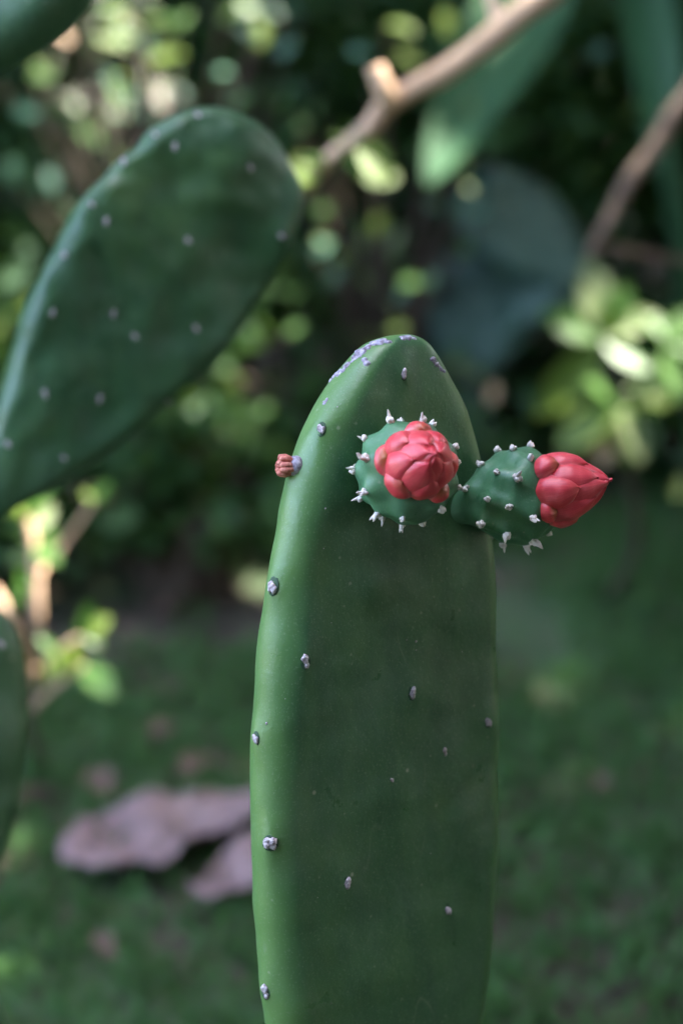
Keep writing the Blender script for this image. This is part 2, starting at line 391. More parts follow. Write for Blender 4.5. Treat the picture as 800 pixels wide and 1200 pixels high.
for (px, py, sc, kind) in AR_MAIN + [(317, 988, 1.5, 0), (440, 690, .8, 0), (400, 880, .8, 0), (540, 960, .8, 0), (430, 1150, .9, 0)]:
    hit, nn, _, _ = bv.ray_cast(CAM, ray(px, py))
    if hit is None: continue
    if nn.dot(ray(px, py)) > 0: nn = -nn
    dv = VA - np.array(hit); up_ = dv @ np.array(e2); la_ = np.linalg.norm(dv - up_[:, None] * np.array(e2), axis=1)
    VA += np.exp(-(up_ / .0085) ** 2 - (la_ / .0055) ** 2)[:, None] * np.array(nn) * .0014 * sc
V = [Vector(v) for v in VA]
pad = wobj('pad', V, F, M['pad'], cactus); bv = bvh_of(V, F)
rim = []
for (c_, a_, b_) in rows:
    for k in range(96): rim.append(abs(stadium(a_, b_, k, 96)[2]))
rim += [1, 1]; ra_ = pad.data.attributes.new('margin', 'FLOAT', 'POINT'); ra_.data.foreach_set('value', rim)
# the older pads that carry it, below the frame
b0 = rows[0][0]
V2, F2 = simple_pad(main_base + Vector((.0, .0, -.02)), b0 + Vector((0, 0, .015)), nrm0, .062, .017)
lower = wobj('pad', V2, F2, M['pad'], cactus)
for (px, py, sc, kind) in AR_MAIN:
    stick(bv, px, py, pad, AREOLES[kind], e2, sc * 1.08)
stick(bv, 317, 988, pad, AREOLE_BIG, e2, 1.0)
for (px, py, sc) in [(312, 848, 1.2), (395, 477, .6), (379, 643, .6), (381, 596, .8), (487, 752, 1), (476, 750, .6), (487, 762, .6), (334, 819, .5), (541, 764, .6),
                     (388, 730, .5), (460, 590, .5), (504, 1000, .5), (388, 1176, .6), (372, 1052, .5), (541, 690, .5)]:
    stick(bv, px, py, pad, TINY, e2, sc, 'speck')
# areoles on the far face
for i in range(16):
    rr_ = rows[20 + (i * 37) % 110]; u = ((i * 53) % 100) / 100 * 1.3 - .65
    st = rr_[0] + e1 * (rr_[1] * u) - nrm0 * .1
    hit, nn, _, _ = bv.ray_cast(st, nrm0)
    if hit: obj('areole', AREOLES[i % 4], pad, hit, frame_quat(nn, e2.cross(nn)), .9)
# corky scars along the top rim
def cork_lump(px, py, ln, ang, wd, seed, nl=8):
    """a run of corky felt along the rim: from px,py heading ang (picture plane), ln pixels long"""
    parts = []; rr = random.Random(seed)
    nl *= 3
    for k in range(nl):
        f = k / max(1, nl - 1); x = px + ln * f * math.cos(ang) + rr.uniform(-1.5, 1.5); y = py - ln * f * math.sin(ang) + rr.uniform(-1.5, 1.5)
        h, nn, _, _ = bv.ray_cast(CAM, ray(x, y))
        if h is None:
            loc, nn, _, _ = bv.find_nearest(P(x, y, .91)); h = loc
        parts.append(ico(wd * rr.uniform(.7, 1.25), h - nn * wd * .62, 2, .12, (rr.uniform(.8, 1.4), rr.uniform(.8, 1.2), rr.uniform(.7, 1.1)), seed + k))
    V, F = merge(parts); return wobj('corky_scar', V, F, M['cork'], pad)
cork_lump(388, 445, 50, R(42), .0013, 1, 12)
cork_lump(418, 413, 30, R(28), .0015, 2, 9)
cork_lump(440, 402, 14, R(12), .0015, 6, 5)
cork_lump(426, 420, 8, R(-60), .0011, 3, 4)
cork_lump(470, 396, 14, R(5), .0013, 4, 5)
cork_lump(507, 420, 20, R(-50), .0010, 5, 6)
cork_lump(379, 474, 6, R(60), .0008, 7, 3)

# dried pink stub on the left rim
h, nn, _, _ = bv.ray_cast(CAM, ray(345, 546))
sx = Vector((-1, -.25, .10)).normalized(); h = h - RIGHT * .0005; parts = []; mi = []
qz = frame_quat(sx)
v, f = tube([h - sx * .003, h + sx * .0004, h + sx * .0014], [.0042, .0040, .0030], 14); parts.append((v, f)); mi += [0] * len(f)
rr = random.Random(3)
for k in range(16):
    a = k * 2.4; rad = .0034 * math.sqrt((k + .5) / 16); l = .0062 - .0012 * (k / 16) + rr.uniform(-.0006, .0006)
    o_ = qz @ Vector((rad * math.cos(a), rad * math.sin(a), 0))
    v, f = tube([h + o_ * .8, h + o_ * 1.15 + sx * l * .6, h + o_ * 1.1 + sx * l, h + o_ * .9 + sx * (l + .0006)], [.0011, .0013, .0011, .0004], 8); parts.append((v, f)); mi += [1] * len(f)
V, F = merge(parts); stub = wobj('dried_bud', V, F, [M['cork'], M['stub']], cactus); stub.data.polygons.foreach_set("material_index", mi)
stub["label"] = "small dried pink bud on the side of the cactus pad"

# ------------------------------------------------------------------ flower buds
def flower_bud(base, axis, Lb, Rb, Lp, Rp, seed, twist=0., label=None):
    rr = random.Random(seed); A = axis.normalized(); X = (UP - A * UP.dot(A)).normalized(); Y = A.cross(X)
    def pt(z, r, phi): return base + A * z + (X * math.cos(phi) + Y * math.sin(phi)) * r
    prof_t = [0, .08, .25, .45, .62, .78, .9, 1.0]; prof_r = [.52, .60, .78, .93, 1.0, 1.0, .95, .86]
    def rb(t): return Rb * float(np.interp(t, prof_t, prof_r))
    ar = []
    nA = 27
    for i in range(nA):
        t = .10 + .90 * ((i + .5) / nA) ** .85; ar.append((t * Lb, twist + i * 2.39996 + rr.uniform(-.1, .1)))
    nz, nph = 44, 72; V, F = [], []
    zs = [-.006 + (Lb + .006) * k / (nz - 1) for k in range(nz)]
    prof = [(z, rb(max(0, z / Lb))) for z in zs]
    # rounded shoulder and the sunken cup
    rl = prof[-1][1]
    for k in range(1, 9):
        a = k / 8 * math.pi * .5; prof.append((Lb + .0022 * math.sin(a), rl - .004 * (1 - math.cos(a))))
    for k in range(1, 5): prof.append((Lb + .0022 - .0012 * k, rl - .004 - .0018 * k))
    # smooth the profile
    pr = np.array([q[1] for q in prof]); kk = np.ones(7) / 7; pr[3:-12] = np.convolve(pr, kk, 'same')[3:-12]
    for (z, _), r in zip(prof, pr):
        for k in range(nph):
            ph = 2 * math.pi * k / nph; d = 0
            for (za, pa) in ar:
                dp = (ph - pa + math.pi) % (2 * math.pi) - math.pi; dz = z - za
                if abs(dz) < .014 and abs(dp) < 1.2: d += .0042 * math.exp(-((dp * r) ** 2 / (2 * .0036 ** 2) + dz ** 2 / (2 * .0040 ** 2)))
            V.append(pt(z, r - .0017 + d, ph))
    for j in range(len(prof) - 1):
        for k in range(nph):
            k2 = (k + 1) % nph; F.append((j * nph + k, j * nph + k2, (j + 1) * nph + k2, (j + 1) * nph + k))
    V.append(pt(prof[-1][0], 0, 0)); j = len(prof) - 1
    for k in range(nph): F.append((len(V) - 1, j * nph + k, j * nph + (k + 1) % nph))
    body = wobj('flower_bud', V, F, M['ovary'], cactus)
    if label: body["label"] = label
    bvb = bvh_of(V, F)
    for i, (za, pa) in enumerate(ar):
        st = pt(za, .05, pa); hit, nn, _, _ = bvb.ray_cast(st, (pt(za, 0, pa) - st).normalized())
        if hit:
            lean = (nn + A * .35).normalized()
            obj('areole', AREOLE_BUD[i % 5], body, hit - nn * .0002, frame_quat(lean, Vector((rr.uniform(-1, 1), rr.uniform(-1, 1), rr.uniform(-1, 1)))), rr.uniform(.95, 1.5))
    # inner rolled petals that close the tip
    CV, CF = [], []; ts_ = np.linspace(0, 1.0, 16)
    for t in ts_:
        for k in range(20):
            ph = 2 * math.pi * k / 20; CV.append(pt(Lb - .0015 + Lp * t * .985, Rp * max(.02, float(np.interp(t, [0, .2, .42, .6, .75, .88, .96, 1.0], [.80, .98, .95, .80, .58, .34, .17, .04]))) + .0002 * math.sin(5 * ph + 9 * t), ph))
    for j in range(15):
        for k in range(20): CF.append((j * 20 + k, j * 20 + (k + 1) % 20, (j + 1) * 20 + (k + 1) % 20, (j + 1) * 20 + k))
    CV.append(pt(Lb - .0015 + Lp * .99, 0, 0))
    for k in range(20): CF.append((len(CV) - 1, 15 * 20 + k, 15 * 20 + (k + 1) % 20))
    core_ = wobj('petal', CV, CF, M['petal'], body); ca = core_.data.attributes.new('pv', 'FLOAT_COLOR', 'POINT'); ca.data.foreach_set('color', [.4, .3, 0, 1] * len(CV))
    # petals
    pt_t = [0, .2, .42, .6, .75, .88, .96, 1.0]; pt_r = [.80, 1.0, .97, .82, .60, .34, .15, .03]
    z0 = Lb - .0015
    N = 15
    for i in range(N):
        f_ = i / (N - 1); t1 = .38 + .66 * f_ ** .8 if i > 4 else .30 + .06 * i + rr.uniform(-.02, .02)
        t0 = 0 if i < 9 else .25
        alpha = R(27) + R(20) * min(1, f_ * 1.6) + R(rr.uniform(-6, 6)); ph0 = twist + 1.1 + i * 2.39996
        if f_ > .75: alpha *= 1.2
        off = .0046 * (1 - f_) ** 1.1 - .0002 + rr.uniform(-.0003, .0005); h_ = .0030 * (1 - .4 * f_) * rr.uniform(.8, 1.25) * (1.15 if i < 4 else 1)
        nu, nv = 15, 18; PV, PF, PC = [], [], []
        for b_ in range(nv):
            v_ = b_ / (nv - 1); w_ = (1 - v_ ** 3.2) ** .62 * (.72 + .28 * min(1, v_ * 2.2))
            for a_ in range(nu):
                u_ = -1 + 2 * a_ / (nu - 1)
                t = t0 + (t1 - t0) * (v_ - .07 * u_ * u_ * v_)
                rad = Rp * float(np.interp(min(t, 1), pt_t, pt_r))
                fall = max(0, t - 1)
                bul = h_ * (1 - abs(u_) ** 2.4) * math.sin(math.pi * min(1, .22 + .70 * v_)) ** .8
                rad = rad + off + bul - .0007 * u_ ** 4 - .0014 * max(0, v_ - .85) / .15 * (1 - .5 * f_) + .0005 * noise.noise(Vector((u_ * 2.2 + i * 7, v_ * 2.5, seed)))
                wid = alpha * (u_ + .06 * noise.noise(Vector((i * 3.3, v_ * 3, seed)))) * w_ * (1 if t < .6 else 1 + (t - .6) * 1.4)
                PV.append(pt(z0 + Lp * t, max(rad, .0003), ph0 + wid)); PC.append((v_, abs(u_), 1 - min(1, f_ * 2.4), 1))
        for b_ in range(nv - 1):
            for a_ in range(nu - 1): PF.append((b_ * nu + a_, b_ * nu + a_ + 1, (b_ + 1) * nu + a_ + 1, (b_ + 1) * nu + a_))
        pe = wobj('petal', PV, PF, M['petal'], body)
        ca = pe.data.attributes.new('pv', 'FLOAT_COLOR', 'POINT'); ca.data.foreach_set('color', [x for c_ in PC for x in c_])
        md = pe.modifiers.new('thick', 'SOLIDIFY'); md.thickness = .0009; md.offset = -1
    return body
hit1, n1, _, _ = bv.ray_cast(CAM, ray(458, 566))
hit2, n2, _, _ = bv.ray_cast(CAM, ray(548, 592))
tocam = -FWD
flower_bud(hit1, RIGHT * .28 + UP * .19 + tocam * .95, .031, .0180, .0255, .0095, 5, .3, "flower bud facing outward from the flat of the pad")
flower_bud(hit2, RIGHT * .93 + UP * .17 + tocam * .36, .033, .0172, .029, .0099, 8, 1.2, "flower bud reaching sideways past the pad edge")

# ------------------------------------------------------------------ the other cacti
d1 = 1.19
la = thing('prickly_pear_cactus', Vector((P(-230, 1000, d1).x, P(-230, 1000, d1).y, 0)), 'leaning cactus of broad dark green pads with pale dots, beside shaded hedge', 'cactus')
bx_, tx_ = P(-46, 640, d1), P(309, 150, d1 + .01)
LT = (np.concatenate([[0, .08], (70 + 559 * np.array([0, .125, .215, .327, .436, .59, .67, .85, .915, .95, .98, 1])) / 629]), [.12, .10, .10, .42, .58, .75, .90, 1, 1, .89, .76, .63, .38, 0])
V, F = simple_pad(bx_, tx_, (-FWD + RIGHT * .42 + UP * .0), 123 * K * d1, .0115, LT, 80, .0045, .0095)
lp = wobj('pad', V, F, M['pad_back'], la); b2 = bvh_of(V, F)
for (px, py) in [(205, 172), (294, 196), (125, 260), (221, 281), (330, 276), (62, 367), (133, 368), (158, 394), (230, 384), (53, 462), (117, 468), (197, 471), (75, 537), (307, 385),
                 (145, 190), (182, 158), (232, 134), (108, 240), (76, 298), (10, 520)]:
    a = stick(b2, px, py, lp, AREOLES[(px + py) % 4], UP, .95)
dl = d1 - .01
def leftpad(bpx, tpx, w, dd, tbl=OBOV, nrm=None, T=.015, rel=.002):
    V, F = simple_pad(P(*bpx, dd), P(*tpx, dd), nrm or (-FWD + RIGHT * .6), w * K * dd, T, tbl, 60, rel, .003)
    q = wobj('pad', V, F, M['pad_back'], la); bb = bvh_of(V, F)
    for i in range(12):
        f = .2 + .7 * ((i * .618) % 1); u = ((i * .37) % 1) * 1.2 - .6
        c = Vector((bpx[0] + (tpx[0] - bpx[0]) * f + u * w, bpx[1] + (tpx[1] - bpx[1]) * f, 0)); stick(bb, c.x, c.y, q, AREOLES[i % 4], UP, 1.1)
    return q
leftpad((-75, 1160), (-48, 690), 96, dl)
base_pt = P(-75, 1160, dl)
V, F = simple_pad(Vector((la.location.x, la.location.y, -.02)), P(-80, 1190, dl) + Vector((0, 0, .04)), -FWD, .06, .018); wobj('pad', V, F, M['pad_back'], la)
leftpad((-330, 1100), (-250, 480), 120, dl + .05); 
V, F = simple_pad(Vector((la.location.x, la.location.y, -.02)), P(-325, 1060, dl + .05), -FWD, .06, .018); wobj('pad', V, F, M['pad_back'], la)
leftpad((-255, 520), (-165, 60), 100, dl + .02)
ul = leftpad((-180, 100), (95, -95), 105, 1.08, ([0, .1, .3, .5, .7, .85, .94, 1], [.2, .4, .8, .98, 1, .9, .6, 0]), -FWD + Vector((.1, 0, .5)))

d3 = 2.62
ba = thing('prickly_pear_cactus', Vector((P(500, 520, d3).x, P(500, 520, d3).y, 0)), 'blue-grey cactus pads in deep shade, far back below the pale branch', 'cactus')
def bluepad(b, t, w, dd, nrm):
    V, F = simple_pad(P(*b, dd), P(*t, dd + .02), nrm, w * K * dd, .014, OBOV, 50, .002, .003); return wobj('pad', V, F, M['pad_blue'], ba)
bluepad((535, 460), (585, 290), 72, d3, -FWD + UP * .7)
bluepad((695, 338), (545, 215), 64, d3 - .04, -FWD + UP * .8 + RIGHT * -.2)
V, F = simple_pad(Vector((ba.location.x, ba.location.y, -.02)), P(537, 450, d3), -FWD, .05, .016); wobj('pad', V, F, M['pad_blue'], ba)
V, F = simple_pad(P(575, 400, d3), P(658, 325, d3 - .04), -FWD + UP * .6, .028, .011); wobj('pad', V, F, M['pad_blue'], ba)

# ------------------------------------------------------------------ leaves
def leaf_mesh(name, L=1.0, W=.45, fold=.25, curl=.2, mat=None, nu=7, nv=12, power=.75, wav=0.0, peak=1.0):
    """leaf with its base at the origin, blade along +y, upper side +z"""
    V, F = [], []
    for j in range(nv):
        t = j / (nv - 1); w = W * .5 * max(.02, math.sin(math.pi * min(.999, t ** peak * .97 + .015))) ** power
        for i in range(nu):
            u = -1 + 2 * i / (nu - 1)
            z = fold * abs(u) * w - curl * L * t * t + wav * math.sin(9 * t + 3 * u) * abs(u) * w
            V.append((u * w, L * t, z))
    for j in range(nv - 1):
        for i in range(nu - 1): F.append((j * nu + i, j * nu + i + 1, (j + 1) * nu + i + 1, (j + 1) * nu + i))
    return mesh_of(name, V, F, mat)
LM = {k: [leaf_mesh('leaf', 1, w, f, c, M[k], power=p_) for (w, f, c, p_) in ((.52, .2, .15, .7), (.44, .35, .25, .8), (.60, .15, .05, .6))]
      for k in ('young', 'green', 'pale', 'dry', 'teal')}
def leaf_quat(direction, normal):
    y = Vector(direction).normalized(); z = Vector(normal) - y * Vector(normal).dot(y); z.normalize(); x = y.cross(z)
    return Matrix((x, y, z)).transposed().to_quaternion()
CLEAR = []     # points of the place that stand in a sun fleck: (point, radius)
FACE = (SUN * .75 - FWD * .8).normalized()
def leaf_between(parent, a, b, kind, var=0, tilt=None, clear=.02):
    d = b - a; n_ = FACE + Vector((random.uniform(-.3, .3), random.uniform(-.3, .3), random.uniform(-.2, .2)))
    if tilt: n_ = n_ + tilt
    o = obj('leaf', LM[kind][var % 3], parent, a, leaf_quat(d, n_), d.length)
    if clear: CLEAR.append((a.lerp(b, .55), clear))
    return o

# sunlit sapling at the right
d4 = 2.2
rs = thing('sapling', Vector((P(735, 800, d4).x, P(735, 800, d4 + .3).y, 0)), 'small sapling with rosettes of pale sunlit leaves on the right of the cactus', 'plant')
top = P(706, 394, d4); mid = P(722, 474, d4); side = P(770, 425, d4 + .03)
stem_pts = spline([rs.location + Vector((0, 0, -.02)), P(745, 640, d4 + .12), P(733, 540, d4 + .03), mid, top], 30)
parts = [tube(stem_pts, np.linspace(.006, .0022, 30), 8), tube(spline([P(731, 530, d4 + .03), side, P(785, 400, d4 + .03)], 10), np.linspace(.003, .0018, 10), 8)]
V, F = merge(parts); wobj('stem', V, F, M['twig'], rs)
for (a, b, kind, var) in [((705, 392), (692, 303), 'pale', 0), ((706, 396), (770, 362), 'pale', 1), ((704, 394), (640, 366), 'green', 0), ((708, 398), (762, 432), 'green', 2),
                          ((703, 398), (632, 492), 'young', 1), ((718, 478), (786, 462), 'young', 2), ((722, 474), (655, 520), 'young', 0), ((726, 474), (756, 538), 'pale', 0),
                          ((722, 480), (700, 545), 'dry', 2), ((783, 402), (812, 360), 'green', 0), ((785, 404), (830, 425), 'green', 1), ((780, 410), (800, 470), 'green', 2),
                          ((783, 404), (748, 350), 'green', 1), ((705, 394), (735, 335), 'green', 2), ((725, 478), (690, 440), 'green', 0), ((700, 400), (668, 425), 'young', 1), ((745, 455), (778, 440), 'green', 0), ((720, 470), (760, 500), 'green', 1), ((705, 392), (672, 340), 'teal', 0), ((706, 392), (722, 362), 'young', 2), ((724, 478), (738, 540), 'young', 1), ((790, 585), (800, 560), 'pale', 1)]:
    dd = d4 + random.uniform(-.03, .03); q = leaf_between(rs, P(*a, d4), P(*b, dd), kind, var, clear=.005)

# sunlit bush at the lower left
d5 = 1.85
ls = thing('sapling', Vector((P(20, 950, d5).x, P(20, 950, d5 + .22).y, 0)), 'little sunlit yellow-green bush with tan stems below the leaning cactus pad', 'plant')
mainst = spline([ls.location + Vector((0, 0, -.02)), P(38, 860, d5 + .12), P(40, 780, d5 + .03), P(44, 715, d5), P(40, 640, d5), P(30, 600, d5)], 30)
parts = [tube(mainst, np.linspace(.007, .0035, 30), 8), tube(spline([P(38, 790, d5 + .03), P(14, 730, d5), P(-8, 690, d5)], 12), np.linspace(.006, .004, 12), 8),
         tube(spline([P(38, 800, d5 + .04), P(66, 765, d5 + .01), P(98, 745, d5)], 10), np.linspace(.0035, .002, 10), 8),
         tube(spline([P(38, 830, d5 + .07), P(70, 800, d5 + .02), P(100, 780, d5)], 10), np.linspace(.003, .002, 10), 8),
         tube(spline([P(40, 680, d5), P(80, 630, d5 + .04), P(112, 585, d5 + .05)], 10), np.linspace(.003, .0015, 10), 8)]
V, F = tube(mainst[:17], np.linspace(.004, .004, 17), 8); wobj('stem', V, F, M['twig'], ls)
parts[0] = tube(mainst[16:], np.linspace(.0042, .0032, 14), 8)
V, F = merge(parts); wobj('stem', V, F, M['bark_pale'], ls)
for pq in ((14, 728), (44, 712), (42, 690), (5, 708)): CLEAR.append((P(*pq, d5), .025))
for (a, b, kind, var) in [((33, 612), (18, 578), 'young', 0), ((36, 618), (62, 588), 'young', 2), ((36, 630), (6, 615), 'green', 1), ((40, 640), (68, 655), 'green', 0), ((38, 650), (12, 655), 'young', 2),
                          ((40, 660), (58, 630), 'young', 1), ((96, 748), (128, 722), 'young', 0), ((92, 748), (82, 778), 'young', 2), ((66, 765), (48, 745), 'green', 1), ((98, 780), (132, 812), 'green', 0),
                          ((80, 795), (70, 760), 'young', 1), ((110, 588), (128, 570), 'green', 2), ((110, 588), (98, 572), 'young', 1),
                          ((14, 730), (-8, 760), 'green', 0), ((98, 745), (120, 755), 'green', 1), ((34, 606), (38, 572), 'green', 1), ((30, 600), (2, 590), 'young', 0), ((40, 645), (66, 622), 'green', 0), ((40, 668), (20, 690), 'green', 2), ((96, 745), (104, 708), 'green', 2), ((66, 766), (58, 795), 'young', 1), ((98, 780), (108, 805), 'young', 2), ((98, 782), (125, 785), 'green', 1), ((38, 600), (52, 570), 'green', 1), ((8, 720), (22, 690), 'green', 0)]:
    leaf_between(ls, P(*a, d5), P(*b, d5 + random.uniform(-.03, .03)), kind, var, clear=.008)

# pale branch crossing the top
d6 = 1.62
br = thing('bent_tree', Vector((1.05, 1.75, 0)), 'tree whose bare tan branches droop in from above, one ending in a broken stub', 'tree')
ta, tb = Vector((1.0, 1.75, .75)), Vector((.86, 1.72, 1.15))
V, F = tube(spline([(1.05, 1.75, -.05), (1.07, 1.76, .4), ta, tb, (.8, 1.7, 1.6), (.75, 1.75, 2.0)], 30), np.linspace(.032, .012, 30), 12); tk = wobj('trunk', V, F, M['bark'], br)
def branch(pts, r0, r1, mat, name='branch', n=50, par=tk):
    bp = spline(pts, n)
    bp = [q + Vector((noise.noise(q * 40), noise.noise(q * 40 + Vector((5, 0, 0))), noise.noise(q * 40 + Vector((0, 7, 0))))) * .0025 for q in bp]
    V, F = tube(bp, [r0 + (r1 - r0) * k / (n - 1) + .0012 * noise.noise(q * 50) for k, q in enumerate(bp)], 12); return wobj(name, V, F, mat, par)
branch([tb, P(880, -190, d6 - .03), P(760, -105, d6 - .04), P(650, -15, d6 - .03), P(580, 42, d6 - .02), P(520, 85, d6 - .01), P(460, 118, d6), P(425, 155, d6), P(385, 188, d6 + .01), P(350, 215, d6 + .02)], .0125, .005, M['bark_pale'])
branch([P(462, 122, d6), P(450, 105, d6 - .01), P(440, 78, d6 - .015)], .009, .006, M['bark_pale'], 'broken_stub', 8)
branch([P(588, 38, d6 - .02), P(580, 10, d6), P(560, -40, d6 + .03), P(540, -90, d6 + .05)], .006, .003, M['bark_pale'], 'branch', 8)
for px, py in ((440, 85), (447, 100), (460, 120), (430, 148), (405, 172), (480, 108), (500, 95), (525, 80), (550, 65), (580, 40), (610, 18), (630, 2)): CLEAR.append((P(px, py, d6), .04))
d7 = 1.95
branch([ta, P(1000, -40, d7 - .1), P(880, 20, d7), P(800, 125, d7), P(770, 165, d7), P(730, 225, d7), P(700, 282, d7), P(692, 300, d7)], .014, .003, M['bark'])
branch([P(697, 285, d7), P(740, 295, d7 + .02), P(800, 305, d7 + .05), P(850, 300, d7 + .08)], .004, .002, M['bark'], 'branch', 14)
CLEAR.append((P(722, 245, d7), .012))
for (a, b, kind, var) in [((380, 192), (350, 178), 'young', 0), ((372, 198), (345, 215), 'young', 2), ((360, 208), (368, 235), 'young', 1), ((352, 214), (330, 190), 'green', 0), ((405, 172), (388, 148), 'young', 1),
                          ((400, 176), (420, 205), 'green', 2), ((430, 150), (455, 190), 'young', 0), ((425, 156), (450, 215), 'young', 2), ((420, 160), (408, 140), 'green', 1)]:
    leaf_between(br, P(*a, d6), P(*b, d6 + random.uniform(-.02, .02)), kind, var, clear=.022)

# broad leaved plant upper right
d8 = 2.6
bl = thing('broad_leaved_plant', Vector((P(790, 600, 2.75).x, 2.75, 0)), 'plant with long broad dark green leaves hanging under the pale branch', 'plant')
bp = spline([bl.location + Vector((0, 0, -.03)), P(800, 320, 2.75), P(755, 60, 2.7), P(715, -110, 2.65)], 30)
V, F = tube(bp, np.linspace(.018, .009, 30), 10); wobj('stem', V, F, M['broad'], bl)
def big_leaf(pts, W, normal, name='leaf'):
    sp = spline(pts, 22); V, F = [], []
    for j, q in enumerate(sp):
        t = j / 21; d = (sp[min(21, j + 1)] - sp[max(0, j - 1)]).normalized(); x = d.cross(normal).normalized(); nz = x.cross(d)
        w = W * max(.03, math.sin(math.pi * min(.99, .04 + .95 * t ** .9))) ** .7
        for i in range(9):
            u = -1 + i / 4; V.append(q + x * (u * w) + nz * (.25 * abs(u) * w + .05 * w * math.sin(14 * t + 2 * u) * abs(u)))
    for j in range(21):
        for i in range(8): F.append((j * 9 + i, j * 9 + i + 1, (j + 1) * 9 + i + 1, (j + 1) * 9 + i))
    return wobj(name, V, F, M['broad'], bl)
tp = P(715, -110, 2.65)
big_leaf([tp, P(660, -95, 2.6), P(600, 30, 2.55), P(548, 120, 2.5), P(500, 215, 2.45)], 54 * K * 2.5, -FWD + UP * .5 + RIGHT * .2)
big_leaf([tp, P(745, -40, 2.65), P(770, 90, 2.6), P(765, 200, 2.6)], 34 * K * 2.6, -FWD + UP * .3)
big_leaf([tp, P(800, -150, 2.6), P(900, -60, 2.55), P(930, 80, 2.5)], 50 * K * 2.5, -FWD + UP * .6)

# ------------------------------------------------------------------ hedge shrubs, shade tree: foliage as arrays of leaves
TPL = np.array([(0, 0, 0), (-.5, .42, .10), (0, .45, 0), (.5, .42, .10), (-.33, .75, .06), (0, 1, -.08), (.33, .75, .06)], float)
TF = [(0, 2, 1), (0, 3, 2), (1, 2, 5, 4), (2, 3, 6, 5)]
def leaves_geo(C, D, N, L, W):
    D = D / np.linalg.norm(D, axis=1)[:, None]; N = N - D * (N * D).sum(1)[:, None]; N /= np.linalg.norm(N, axis=1)[:, None] + 1e-9
    X = np.cross(D, N); T = TPL.copy(); T[:, 1] -= .5
    V = C[:, None, :] + X[:, None, :] * (T[None, :, 0:1] * W[:, None, None]) + D[:, None, :] * (T[None, :, 1:2] * L[:, None, None]) + N[:, None, :] * (T[None, :, 2:3] * L[:, None, None])
    n = len(C); V = V.reshape(-1, 3); base = np.arange(n) * 7
    tri = np.array([TF[0], TF[1]]); quad = np.array([TF[2], TF[3]])
    return V, (base[:, None, None] + tri[None]).reshape(-1, 3), (base[:, None, None] + quad[None]).reshape(-1, 4)
def leaf_object(name, V, T3, T4, mat, parent):
    off = np.array(ORG[parent.name]); V = V - off
    me = bpy.data.meshes.new(name); me.vertices.add(len(V)); me.vertices.foreach_set('co', V.astype(np.float32).ravel())
    nl = T3.size + T4.size; me.loops.add(nl); me.loops.foreach_set('vertex_index', np.concatenate([T3.ravel(), T4.ravel()]).astype(np.int32))
    npoly = len(T3) + len(T4); me.polygons.add(npoly)
    st = np.concatenate([np.arange(len(T3)) * 3, T3.size + np.arange(len(T4)) * 4]); me.polygons.foreach_set('loop_start', st.astype(np.int32))
    me.polygons.foreach_set('use_smooth', np.ones(npoly, bool))
    me.materials.append(mat); me.update(calc_edges=True); me.validate()
    return obj(name, me, parent)
def rnd_dir(n): v = RNG.normal(size=(n, 3)); return v / np.linalg.norm(v, axis=1)[:, None]

shrubs = []   # (thing, centre, C, D, N, L, W, stems)
HG = 'shrubs in the shaded hedge'
def shrub(x, y, h, r, n, ll):
    if h < .5: lab, grp = 'low dark shrub at the foot of the shaded hedge', 'low shrubs at the hedge foot'
    elif h < 1.3: lab, grp = 'dark small-leaved shrub of the shaded hedge behind the cacti', HG
    else: lab, grp = 'taller larger-leaved shrub rising behind the front row of the shaded hedge', 'taller shrubs at the back of the hedge'
    t = thing('hedge_shrub', Vector((x, y, 0)), lab, 'shrub', grp)
    # clumps
    nc = 16; cc = RNG.normal(size=(nc, 3)); cc /= np.linalg.norm(cc, axis=1)[:, None]
    cc = cc * (RNG.uniform(.3, 1, (nc, 1)) ** .6) * np.array([r, r * .8, h * .5]) + np.array([x, y, h * .52])
    n = int(n * 1.4); idx = RNG.integers(0, nc, n); C = cc[idx] + RNG.normal(size=(n, 3)) * np.array([r, r, h * .5]) * .20
    C = C[C[:, 2] > .06]; k = len(C)
    out = (C - np.array([x, y, h * .4])); out /= np.linalg.norm(out, axis=1)[:, None]
    D = out + rnd_dir(k) * .9; N = rnd_dir(k) * .7 + np.array([0, -.2, .8])
    L = RNG.uniform(.7, 1.2, k) * ll; W = L * RNG.uniform(.42, .6, k)
    stems = []
    for c in cc:
        a = Vector((x + random.uniform(-.06, .06), y + random.uniform(-.06, .06), -.02)); e = Vector(c)
        m_ = a.lerp(e, .5) + Vector((random.uniform(-.06, .06), random.uniform(-.06, .06), .06)); sp = spline([a, m_, e], 10)
        stems.append(tube(sp, np.linspace(.011, .004, 10), 6))
    shrubs.append(dict(t=t, c=Vector((x, y, h * .45)), C=C, D=D, N=N, L=L, W=W, stems=stems))
